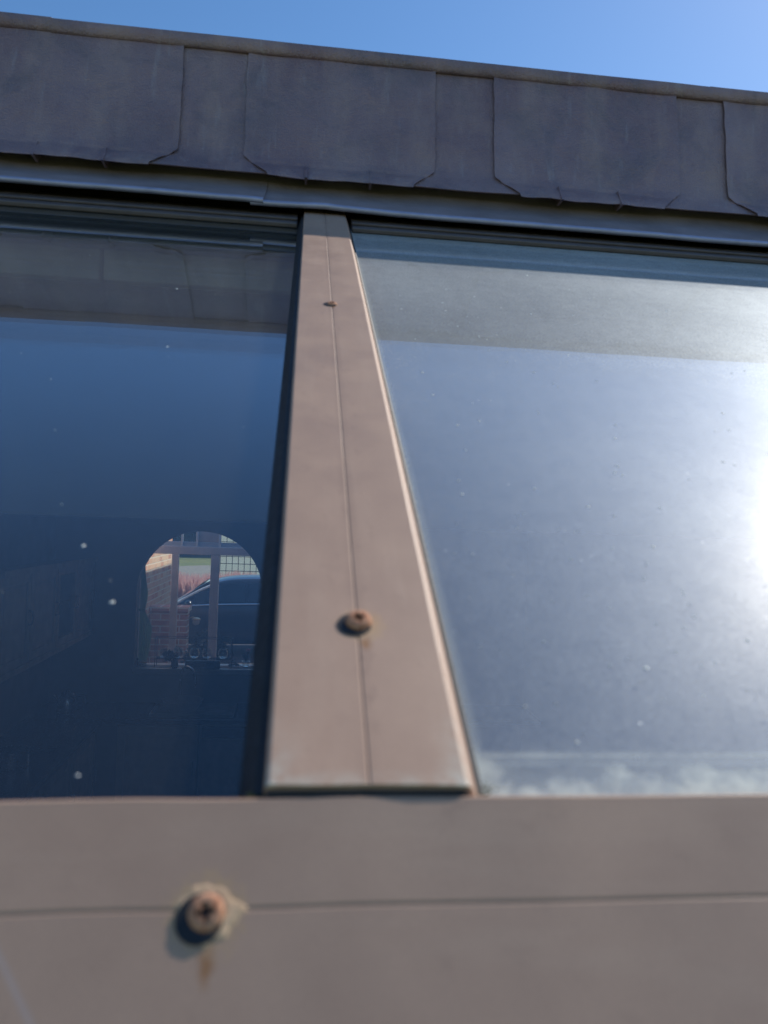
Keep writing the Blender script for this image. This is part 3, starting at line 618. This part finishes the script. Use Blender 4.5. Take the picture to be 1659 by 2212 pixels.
g = nb(); lathe(g, [(0.09, 0), (0.10, 0.01), (0.10, 0.11), (0.104, 0.112), (0.104, 0.116), (0.096, 0.116), (0.095, 0.012), (0.0, 0.012)]); obj('pan', g, M['steel'], t, smooth=True)
g = nb(); tube(g, [(0.10, 0, 0.09), (0.26, 0.05, 0.11)], [0.008, 0.011]); obj('handle', g, M['blacksteel'], t, smooth=True)
t = thing('chopping_board', 'upright pale chopping board leaning on the left kitchen wall', 'chopping board', (-2.09, 4.75, 0.908), (0, R(8), 0))
g = nb(); bbox(g, (0, 0, 0), (0.018, 0.28, 0.36), 0.005); obj('board', g, M['plastic_grey'], t)
g = nb(); tube(g, [(0.009, 0.12, 0.361), (0.009, 0.12, 0.385), (0.009, 0.16, 0.385), (0.009, 0.16, 0.361)], 0.004, 8); obj('cord_loop', g, M['blacksteel'], t)

# things on the window sill ------------------------------------------------
SZ = 1.2235
t = thing('wire_rack', 'black wire rack standing on the window sill, holding five glasses', 'rack', (-0.90, 7.15, SZ))
for dx in (-0.342, 0.342):
    g = nb(); tube(g, [(dx, -0.05, 0), (dx, -0.05, 0.265)], 0.0028, 8); tube(g, [(dx, 0.05, 0), (dx, 0.05, 0.265)], 0.0028, 8); tube(g, [(dx, -0.05, 0.262), (dx, 0.05, 0.262)], 0.0025, 8); obj('side_frame', g, M['blacksteel'], t)
g = nb()
for yy in (-0.05, 0.05): tube(g, [(-0.36, yy, 0.265), (0.36, yy, 0.265)], 0.0028, 8)
obj('top_rail', g, M['blacksteel'], t)
g = nb()
for yy in (-0.05, -0.017, 0.017, 0.05): tube(g, [(-0.34, yy, 0.078), (0.34, yy, 0.078)], 0.0026, 8)
obj('shelf', g, M['blacksteel'], t)
M['wineglass'] = glass_mat('drinking_glass', 0.12, (0.93, 0.96, 0.97), 0, 1)
g0 = None
for i, (x, lb) in enumerate(((-1.167, 'round stemless glass at the left end of the wire rack'), (-1.035, 'round stemless glass in the rack under the white flowers'), (-0.898, 'round stemless glass in the middle of the rack'), (-0.783, 'round stemless glass in front of the window mullion'), (-0.640, 'round stemless glass at the right end of the wire rack'))):
    if g0 is None:
        g = nb(); pr_ = [(0.022, 0.0), (0.036, 0.008), (0.045, 0.030), (0.046, 0.048), (0.040, 0.070), (0.033, 0.086), (0.0318, 0.086), (0.0385, 0.069), (0.0440, 0.048), (0.043, 0.031), (0.034, 0.012), (0.0, 0.006)]
        lathe(g, pr_, n=26); g0 = obj('glass', g, M['wineglass'], smooth=True); o = g0
    else: o = g0.copy(); COL.objects.link(o)
    o.location = (x, 7.15, SZ + 0.0812); tag(o, lb, 'glass', 'glasses in the wire rack')
M['petal'] = simple('white_petal', (0.55, 0.62, 0.55), 0.7, var=0.2, scale=80); M['leaf_dark'] = simple('dark_leaf', (0.02, 0.035, 0.015), 0.6, scale=60)
t = thing('flower_vase', 'dark vase of white flowers and dark leaves in front of the rack', 'vase', (-1.06, 7.075, SZ))
g = nb(); lathe(g, [(0.022, 0), (0.034, 0.02), (0.030, 0.06), (0.018, 0.085), (0.022, 0.095)]); obj('vase', g, M['worktop'], t, smooth=True)
g = nb()
for k in range(90):
    a, e = random.uniform(0, 6.28), random.uniform(-0.3, 1.3); L = random.uniform(0.03, 0.075)
    c = Vector((-0.05 + random.gauss(0, 0.035), random.gauss(0, 0.02), 0.055 + random.uniform(0, 0.06))); d = Vector((math.cos(a) * math.cos(e), math.sin(a) * math.cos(e), math.sin(e))) * L; s_ = Vector((-math.sin(a), math.cos(a), 0.2)) * L * 0.28
    v = [g.verts.new(c), g.verts.new(c + d * 0.5 + s_), g.verts.new(c + d), g.verts.new(c + d * 0.5 - s_)]; g.faces.new(v)
obj('leaves', g, M['leaf_dark'], t)
for q in ((0.012, 0, 0.185), (0.035, 0.01, 0.17), (0.02, -0.012, 0.155), (0.055, 0, 0.145), (-0.005, 0.005, 0.163)):
    g = nb()
    for k in range(26):
        a = k * 2.4; e = k / 26; c = Vector(q); r_ = 0.017
        d = Vector((math.cos(a) * math.sqrt(1 - e * e), math.sin(a) * math.sqrt(1 - e * e), e)) * r_; s_ = Vector((-math.sin(a), math.cos(a), 0)) * 0.006
        g.faces.new([g.verts.new(c + d * 0.2), g.verts.new(c + d * 0.8 + s_), g.verts.new(c + d * 1.1), g.verts.new(c + d * 0.8 - s_)])
    tube(g, [(0.0, 0, 0.09), q], 0.0015, 6); obj('flower', g, M['petal'], t)
t = thing('radio', 'dark box-shaped radio on the sill below the middle glasses', 'radio', (-0.81, 7.07, SZ))
g = nb(); bbox(g, (-0.155, -0.025, 0.0), (0.155, 0.025, 0.072), 0.006); obj('case', g, M['worktop'], t)
g = nb(); lathe(g, [(0.022, -0.0005), (0.022, -0.004), (0.018, -0.005), (0, -0.005)], (-0.09, -0.025, 0.036), 20, 'Y'); obj('speaker_grille', g, M['blacksteel'], t)
g = nb(); lathe(g, [(0.022, -0.0005), (0.022, -0.004), (0.018, -0.005), (0, -0.005)], (0.09, -0.025, 0.036), 20, 'Y'); obj('speaker_grille', g, M['blacksteel'], t)
t = thing('jar', 'short glass jar with a pale wooden lid at the left of the sill', 'jar', (-1.352, 7.15, SZ))
g = nb(); lathe(g, [(0.028, 0), (0.032, 0.004), (0.032, 0.03), (0.030, 0.030), (0.030, 0.006), (0.0, 0.004)]); obj('jar_body', g, M['wineglass'], t, smooth=True)
M['pine'] = simple('pale_wood', (0.60, 0.40, 0.20), 0.5, scale=60); g = nb(); lathe(g, [(0.034, 0.0305), (0.036, 0.034), (0.036, 0.042), (0.033, 0.045), (0, 0.045)]); obj('lid', g, M['pine'], t, smooth=True)
t = thing('bottle', 'small dark bottle beside the wooden-lidded jar', 'bottle', (-1.40, 7.13, SZ))
g = nb(); lathe(g, [(0.016, 0), (0.018, 0.004), (0.018, 0.038), (0.008, 0.052), (0.007, 0.062)]); obj('bottle_body', g, M['worktop'], t, smooth=True)
g = nb(); lathe(g, [(0.009, 0.0622), (0.009, 0.076), (0, 0.077)]); obj('cap', g, M['blacksteel'], t, smooth=True)
M['red'] = simple('red_petal', (0.45, 0.03, 0.04), 0.6, scale=60)
t = thing('potted_flower', 'small plant with a red flower at the right end of the sill', 'plant', (-0.43, 7.15, SZ))
g = nb(); lathe(g, [(0.025, 0), (0.036, 0.06), (0.033, 0.06), (0.024, 0.01), (0, 0.01)]); obj('pot', g, M['wineglass'], t, smooth=True)
g = nb()
for k in range(40):
    a = random.uniform(0, 6.28); L = random.uniform(0.04, 0.10); c = Vector((0, 0, 0.05)); d = Vector((math.cos(a) * 0.6, math.sin(a) * 0.6, 1)) * L; s_ = Vector((-math.sin(a), math.cos(a), 0)) * 0.006
    g.faces.new([g.verts.new(c), g.verts.new(c + d * 0.5 + s_), g.verts.new(c + d), g.verts.new(c + d * 0.5 - s_)])
obj('leaves', g, M['leaf_dark'], t)
g = nb(); tube(g, [(0, 0, 0.05), (0.02, 0, 0.14)], 0.0018, 6)
for k in range(22):
    a = k * 2.4; d = Vector((math.cos(a), math.sin(a), 0.3)) * 0.02; s_ = Vector((-math.sin(a), math.cos(a), 0)) * 0.007; c = Vector((0.02, 0, 0.14 + k * 0.0012)); g.faces.new([g.verts.new(c), g.verts.new(c + d + s_), g.verts.new(c + d * 1.4), g.verts.new(c + d - s_)])
obj('flower', g, M['red'], t)
g = nb()
for k in range(14):
    x = -0.53 + random.uniform(-0.045, 0.045); z = SZ + random.uniform(0.006, 0.02); bmesh.ops.create_icosphere(g, subdivisions=1, radius=random.uniform(0.008, 0.016), matrix=Matrix.Translation((x, 7.15 + random.uniform(-0.02, 0.02), z + 0.01)))
o = obj('crumpled_cloth', g, M['ceramic'], smooth=True); tag(o, 'crumpled white cloth on the sill right of the rack', 'cloth')
# curtain: hourglass drape tied in the middle
t = NT('pale_green_curtain'); q1 = t.n('BsdfDiffuse'); q1.inputs[0].default_value = (0.6, 0.68, 0.5, 1); q2 = t.n('BsdfTranslucent'); q2.inputs[0].default_value = (0.62, 0.72, 0.52, 1)
q3 = t.n('MixShader'); q3.inputs[0].default_value = 0.6; t.put(q3.inputs[1], q1.outputs[0]); t.put(q3.inputs[2], q2.outputs[0]); t.t.links.new(q3.outputs[0], t.out.inputs[0]); M['curtain'] = t.m
t = thing('curtain', 'pale green tied-back curtain at the left of the arched window', 'curtain', (-1.385, 7.27, SZ))
g = nb(); rows = []
for i, z in enumerate(linsp(0.0, 0.92, 40)):
    wd = 0.030 + 0.018 * abs(z - 0.50) / 0.5; tie = 0.45 + 0.55 * min(1, abs(z - 0.50) / 0.16); wd = (0.038 + 0.02 * math.sin(z * 5)) * tie
    rows.append([g.verts.new((-0.038 + 2 * wd * k / 23 , 0.010 * math.sin(k * 1.6) * tie, z)) for k in range(24)])
for a, b in zip(rows, rows[1:]):
    for k in range(23): g.faces.new((a[k], a[k + 1], b[k + 1], b[k]))
o = obj('drape', g, M['curtain'], t, smooth=True); md = o.modifiers.new('thick', 'SOLIDIFY'); md.thickness = 0.0016
g = nb(); lathe(g, [(0.030, -0.008), (0.032, 0), (0.030, 0.008)], (-0.018, 0, 0.50), 20); obj('tie_band', g, M['curtain'], t, smooth=True)

# ------------------------------------------------------------------ outside, beyond the window
g = nb(); box(g, (-1.74, 9.5, -0.1), (-1.30, 9.72, 1.45)); t = thing('garden_wall', 'low dull brick wall with pale mortar left of the car', 'wall', (-1.5, 9.6, 0))
bmesh.ops.transform(g, matrix=Matrix.Translation((1.5, -9.6, 0)), verts=g.verts[:]); obj('brickwork', g, M['brickY'], t)
g = nb(); bbox(g, (-0.25, -0.13, 1.452), (0.225, 0.15, 1.512), 0.008); obj('coping', g, M['brickY'], t)
t = thing('wall_lantern', 'small brass outdoor lamp on the end of the low brick wall', 'lamp', (-1.20, 9.6, 1.33))
M['brass'] = simple('aged_brass', (0.5, 0.36, 0.2), 0.35, 0.9)
g = nb(); tube(g, [(-0.098, 0, 0.03), (-0.04, 0, 0.05), (0, 0, 0.035)], 0.008, 8); lathe(g, [(0.02, 0.045), (0.05, 0.03), (0.052, 0.018), (0.0, 0.018)][0:3], n=20); obj('hood', g, M['brass'], t, smooth=True)
g = nb(); lathe(g, [(0.042, 0.017), (0.044, -0.02), (0.03, -0.045), (0.0, -0.05)]); obj('lamp_glass', g, M['ceramic'], t, smooth=True)
def leafy(bm, c, rad, n, size, squash=1.0, zmin=0.0):
    for k in range(n):
        d = Vector((random.gauss(0, 1), random.gauss(0, 1), random.gauss(0, 1))).normalized() * (random.random() ** 0.45)
        p = Vector((c[0] + d.x * rad[0], c[1] + d.y * rad[1], c[2] + d.z * rad[2] * squash)) + Vector(rad) * 0.12 * noise.noise(Vector(d) * 3)
        if p.z < zmin: continue
        a = Vector((random.gauss(0, 1), random.gauss(0, 1), random.gauss(0, 1))).normalized(); b = a.orthogonal().normalized(); s_ = size * random.uniform(0.6, 1.3)
        bm.faces.new([bm.verts.new(p - a * s_), bm.verts.new(p + b * s_ * 0.45), bm.verts.new(p + a * s_), bm.verts.new(p - b * s_ * 0.45)])
t = thing('conifer_shrub', 'dark bushy conifer standing beside the brick wall in front of the car', 'shrub', (-0.98, 9.15, 0))
g = nb(); leafy(g, (0, 0, 0.62), (0.34, 0.32, 0.68), 5200, 0.035); obj('crown', g, M['leaf_dark'], t)
g = nb(); tube(g, [(0, 0, 0), (0.01, 0, 0.8)], [0.04, 0.015]); obj('trunk', g, M['dark_wood'], t)

# car ---------------------------------------------------------------------
M['paint'] = NT('dark_blue_car_paint'); q = M['paint']; xx = q.pbr((0.006, 0.012, 0.026), 0.32); xx.inputs['Coat Weight'].default_value = 0.35; xx.inputs['Coat Roughness'].default_value = 0.04; M['paint'] = q.m
q = NT('car_window'); q.pbr((0.010, 0.014, 0.018), 0.05, 0, None, 0.8); M['carglass'] = q.m
M['chrome'] = simple('chrome_trim', (0.8, 0.82, 0.85), 0.08, 1.0, 0.02)
M['tyre'] = simple('tyre', (0.015, 0.015, 0.015), 0.85); M['lampglass'] = simple('headlight', (0.6, 0.62, 0.65), 0.1, 0.3)
car = thing('parked_car', 'dark blue hatchback with a chrome window line parked side-on on the driveway', 'car', (-1.15, 15.5, 0.012), (0, 0, R(4)))
# stations along the car (x from nose at left to tail): belt height, roof height, half widths
ST = [(-2.10, .45, .62, .62, .60, .55), (-2.02, .28, .74, .78, .76, .62), (-1.80, .22, .82, .85, .83, .70), (-1.45, .20, .87, .88, .86, .74), (-1.15, .20, .94, .90, .98, .74), (-0.98, .20, .96, .90, 1.10, .68), (-0.72, .20, .97, .90, 1.26, .64), (-0.42, .20, .98, .90, 1.41, .60),
      (-0.10, .20, .99, .90, 1.475, .59), (0.40, .20, 1.00, .90, 1.50, .585), (0.90, .20, 1.02, .90, 1.485, .575), (1.35, .20, 1.04, .89, 1.44, .56), (1.70, .22, 1.05, .87, 1.33, .55), (1.95, .26, 1.03, .84, 1.14, .56), (2.10, .36, .92, .78, .94, .62)]
def car_section(st):
    x, zb, zs, hw, zr, hr = st
    L = [(hw * 0.80, zb), (hw * 0.97, zb + 0.08), (hw, (zb + zs) * 0.5), (hw * 0.985, zs - 0.12), (hw * 0.94, zs), (hw * 0.94 + (hr - hw * 0.94) * 0.10, zs + 0.02 * (zr > zs + 0.1)), (hr + (hw * 0.94 - hr) * 0.12, zr - 0.07 * (zr > zs + 0.1) - 0.005), (hr * 0.86, zr - 0.004), (hr * 0.45, zr + 0.018), (0, zr + 0.024)]
    return [(x, -a, b) for a, b in L] + [(x, a, b) for a, b in L[::-1][1:]]
g = nb(); rings = [[g.verts.new(p) for p in car_section(s_)] for s_ in ST]
for a, b in zip(rings, rings[1:]):
    for k in range(len(a) - 1): g.faces.new((a[k], a[k + 1], b[k + 1], b[k]))
    g.faces.new((a[-1], a[0], b[0], b[-1]))
g.faces.new(rings[0]); g.faces.new(rings[-1][::-1])
o = obj('body', g, M['paint'], car, smooth=True)
md = o.modifiers.new('sub', 'SUBSURF'); md.levels = 2; md.render_levels = 2
def side_pt(x, f, out=0.006):
    for a, b in zip(ST, ST[1:]):
        if a[0] <= x <= b[0]:
            k = (x - a[0]) / (b[0] - a[0]); s_ = [a[i] + (b[i] - a[i]) * k for i in range(6)]; y0, y1 = s_[3] * 0.94, s_[5]
            return (x, -(y0 + (y1 - y0) * f) - out, s_[2] + (s_[4] - s_[2]) * f)
for xa, xb in ((-0.78, 0.16), (0.22, 1.02), (1.08, 1.62)):
    g = nb(); top, bot = [], []
    for x in linsp(xa, xb, 10): bot.append(g.verts.new(side_pt(x, 0.10, 0.004))); top.append(g.verts.new(side_pt(x, 0.80 if x > -0.5 else 0.72, 0.004)))
    for k in range(9): g.faces.new((bot[k], bot[k + 1], top[k + 1], top[k]))
    o = obj('side_window', g, M['carglass'], car); md = o.modifiers.new('t', 'SOLIDIFY'); md.thickness = 0.008
g = nb(); tube(g, [side_pt(x, 0.04, 0.012) for x in linsp(-0.95, 1.62, 24)], 0.015, 8); obj('belt_trim', g, M['chrome'], car, smooth=True)
g = nb(); tube(g, [(p[0], p[1] + 0.03, p[2] + 0.012) for p in [side_pt(x, 0.95, 0.008) for x in linsp(-0.35, 1.55, 20)]], 0.009, 8); obj('roof_rail', g, M['chrome'], car, smooth=True)
g = nb(); P = [side_pt(x, 0.92, 0.012) for x in linsp(-1.16, -0.42, 9)]; tube(g, P, 0.024, 8); obj('windscreen_pillar', g, M['upvc_white'], car, smooth=True)
g = nb(); vs = []
for x, z, hw in ((-1.10, 0.975, 0.66), (-0.98, 1.075, 0.62), (-0.72, 1.255, 0.58), (-0.46, 1.405, 0.54)): vs.append([g.verts.new((x - 0.012, y * hw, z + 0.034)) for y in (-1, -0.5, 0, 0.5, 1)])
for a, b in zip(vs, vs[1:]):
    for k in range(4): g.faces.new((a[k], a[k + 1], b[k + 1], b[k]))
o = obj('windscreen', g, M['carglass'], car, smooth=True); md = o.modifiers.new('t', 'SOLIDIFY'); md.thickness = 0.006
for x in (-0.80, 0.19, 1.05):
    g = nb(); tube(g, [(x, -0.897, 0.32), (x, -0.907, 0.60), (x + 0.01, -0.893, 0.85)], 0.003, 6); obj('door_gap', g, M['tyre'], car)
for x in (-0.02, 0.88):
    g = nb(); bbox(g, (x - 0.09, -0.925, 0.80), (x + 0.09, -0.895, 0.828), 0.006); obj('door_handle', g, M['paint'], car)
for s_ in (-1, 1):
    g = nb(); bmesh.ops.create_uvsphere(g, u_segments=14, v_segments=8, radius=1, matrix=Matrix.Translation((-0.88, s_ * 0.98, 1.02)) @ Matrix.Diagonal((0.07, 0.09, 0.065, 1))); tube(g, [(-0.88, s_ * 0.84, 0.98), (-0.88, s_ * 0.95, 1.0)], 0.02, 8); obj('wing_mirror', g, M['paint'], car, smooth=True)
    g = nb(); bmesh.ops.create_uvsphere(g, u_segments=14, v_segments=8, radius=1, matrix=Matrix.Translation((-1.98, s_ * 0.58, 0.66)) @ Matrix.Diagonal((0.12, 0.16, 0.06, 1))); obj('headlight', g, M['lampglass'], car, smooth=True)
    g = nb(); bbox(g, (2.03, s_ * 0.66 - 0.12, 0.72), (2.10, s_ * 0.66 + 0.08, 0.86), 0.015); obj('tail_light', g, M['red'], car)
    for x in (-1.32, 1.30):
        wh = bpy.data.objects.new('wheel', None); COL.objects.link(wh); wh.parent = car; wh.location = (x, s_ * 0.80, 0.32)
        g = nb(); lathe(g, [(0.20, -0.10), (0.29, -0.105), (0.318, -0.085), (0.32, 0), (0.318, 0.085), (0.29, 0.105), (0.20, 0.10)], n=32, axis='Y'); obj('tyre', g, M['tyre'], wh, smooth=True)
        g = nb(); lathe(g, [(0.205, -0.098), (0.19, -0.085), (0.19, 0.085), (0.205, 0.098)], n=32, axis='Y')
        for k in range(7):
            a = 2 * math.pi * k / 7; tube(g, [(0.02 * math.cos(a), s_ * 0.095, 0.02 * math.sin(a)), (0.195 * math.cos(a), s_ * 0.085, 0.195 * math.sin(a))], 0.016, 6)
        lathe(g, [(0.04, -0.1), (0.04, 0.1)], n=16, axis='Y'); obj('rim', g, M['steel'], wh, smooth=True)

# pinkish ornamental border behind the car
t = NT('pink_grass'); c = t.coord(); col = t.mix(t.ramp(t.noise(c, 9, 4), 0.35, 0.65), (0.62, 0.34, 0.30), (0.78, 0.56, 0.48)); q1 = t.n('BsdfDiffuse'); t.put(q1.inputs[0], col); q2 = t.n('BsdfTranslucent'); t.put(q2.inputs[0], col)
q3 = t.n('MixShader'); q3.inputs[0].default_value = 0.5; t.put(q3.inputs[1], q1.outputs[0]); t.put(q3.inputs[2], q2.outputs[0]); t.t.links.new(q3.outputs[0], t.out.inputs[0])
g = nb()
for k in range(14000):
    x = random.uniform(-9, 1.0); y = random.uniform(21.6, 22.8); h = (1.09 + 0.14 * noise.noise(Vector((x * 0.9, 0, 0))) + 0.10 * noise.noise(Vector((x * 5, 1, 0)))) * random.uniform(0.55, 1.08)
    lx, ly = random.gauss(0, 0.10), random.gauss(0, 0.10); w_ = random.uniform(0.006, 0.014)
    g.faces.new([g.verts.new((x - w_, y, 0)), g.verts.new((x + w_, y, 0)), g.verts.new((x + lx * 0.6 + w_ * 1.6, y + ly * 0.6, h * 0.7)), g.verts.new((x + lx, y + ly, h)), g.verts.new((x + lx * 0.6 - w_ * 1.6, y + ly * 0.6, h * 0.7))])
obj('ornamental_grass', g, t.m, kind='stuff', label='pinkish feathery ornamental grass behind the car', cat='grass')
t = thing('far_hedge', 'dark clipped hedge across the far side of the lawn', 'hedge', (-8, 58, 0))
g = nb(); leafy(g, (0, 0, 1.9), (16, 1.2, 2.2), 9000, 0.22)
g2 = nb(); box(g2, (-15, -0.7, 0), (15, 0.9, 3.3))
obj('foliage', g, M['leaf_dark'], t); obj('inner_mass', g2, M['leaf_dark'], t)
# greenhouse of pale translucent sheet behind a grid of dark glazing bars
t = NT('pale_twinwall_sheet'); q1 = t.n('BsdfDiffuse'); q1.inputs[0].default_value = (0.82, 0.84, 0.76, 1); q2 = t.n('BsdfTranslucent'); q2.inputs[0].default_value = (0.88, 0.90, 0.80, 1)
q3 = t.n('MixShader'); q3.inputs[0].default_value = 0.7; t.put(q3.inputs[1], q1.outputs[0]); t.put(q3.inputs[2], q2.outputs[0]); t.t.links.new(q3.outputs[0], t.out.inputs[0]); M['sheet'] = t.m
t = thing('greenhouse', 'pale translucent greenhouse with dark square glazing bars beyond the car', 'greenhouse', (-2.36, 24.0, 0))
g = nb(); box(g, (0, 0.02, 0.30), (3.0, 0.026, 2.2)); obj('front_sheet', g, M['sheet'], t)
g = nb(); box(g, (0, 0.03, 0), (3.0, 0.12, 0.299)); obj('base', g, M['brickY'], t)
g = nb()
for k in range(17): tube(g, [(0.02 + 0.185 * k, 0, 0.30), (0.02 + 0.185 * k, 0, 2.2)], 0.011, 6, False)
for k in range(9): tube(g, [(0, 0.004, 0.40 + 0.225 * k), (3.0, 0.004, 0.40 + 0.225 * k)], 0.011, 6, False)
obj('glazing_grid', g, M['blacksteel'], t)
for x, y in ((0, 0), (3.0, 0), (0, 2.4), (3.0, 2.4)):
    g = nb(); bbox(g, (x - 0.025, y - 0.025, 0), (x + 0.025, y + 0.025, 2.22), 0.004); obj('post', g, M['blacksteel'], t)
g = nb(); prism(g, [(0.0, 2.23), (1.2, 2.9), (2.4, 2.23), (2.4, 2.25), (1.2, 2.93), (0.0, 2.25)], 0.0, 3.0, 'YZ'); obj('roof', g, M['pane'], t)
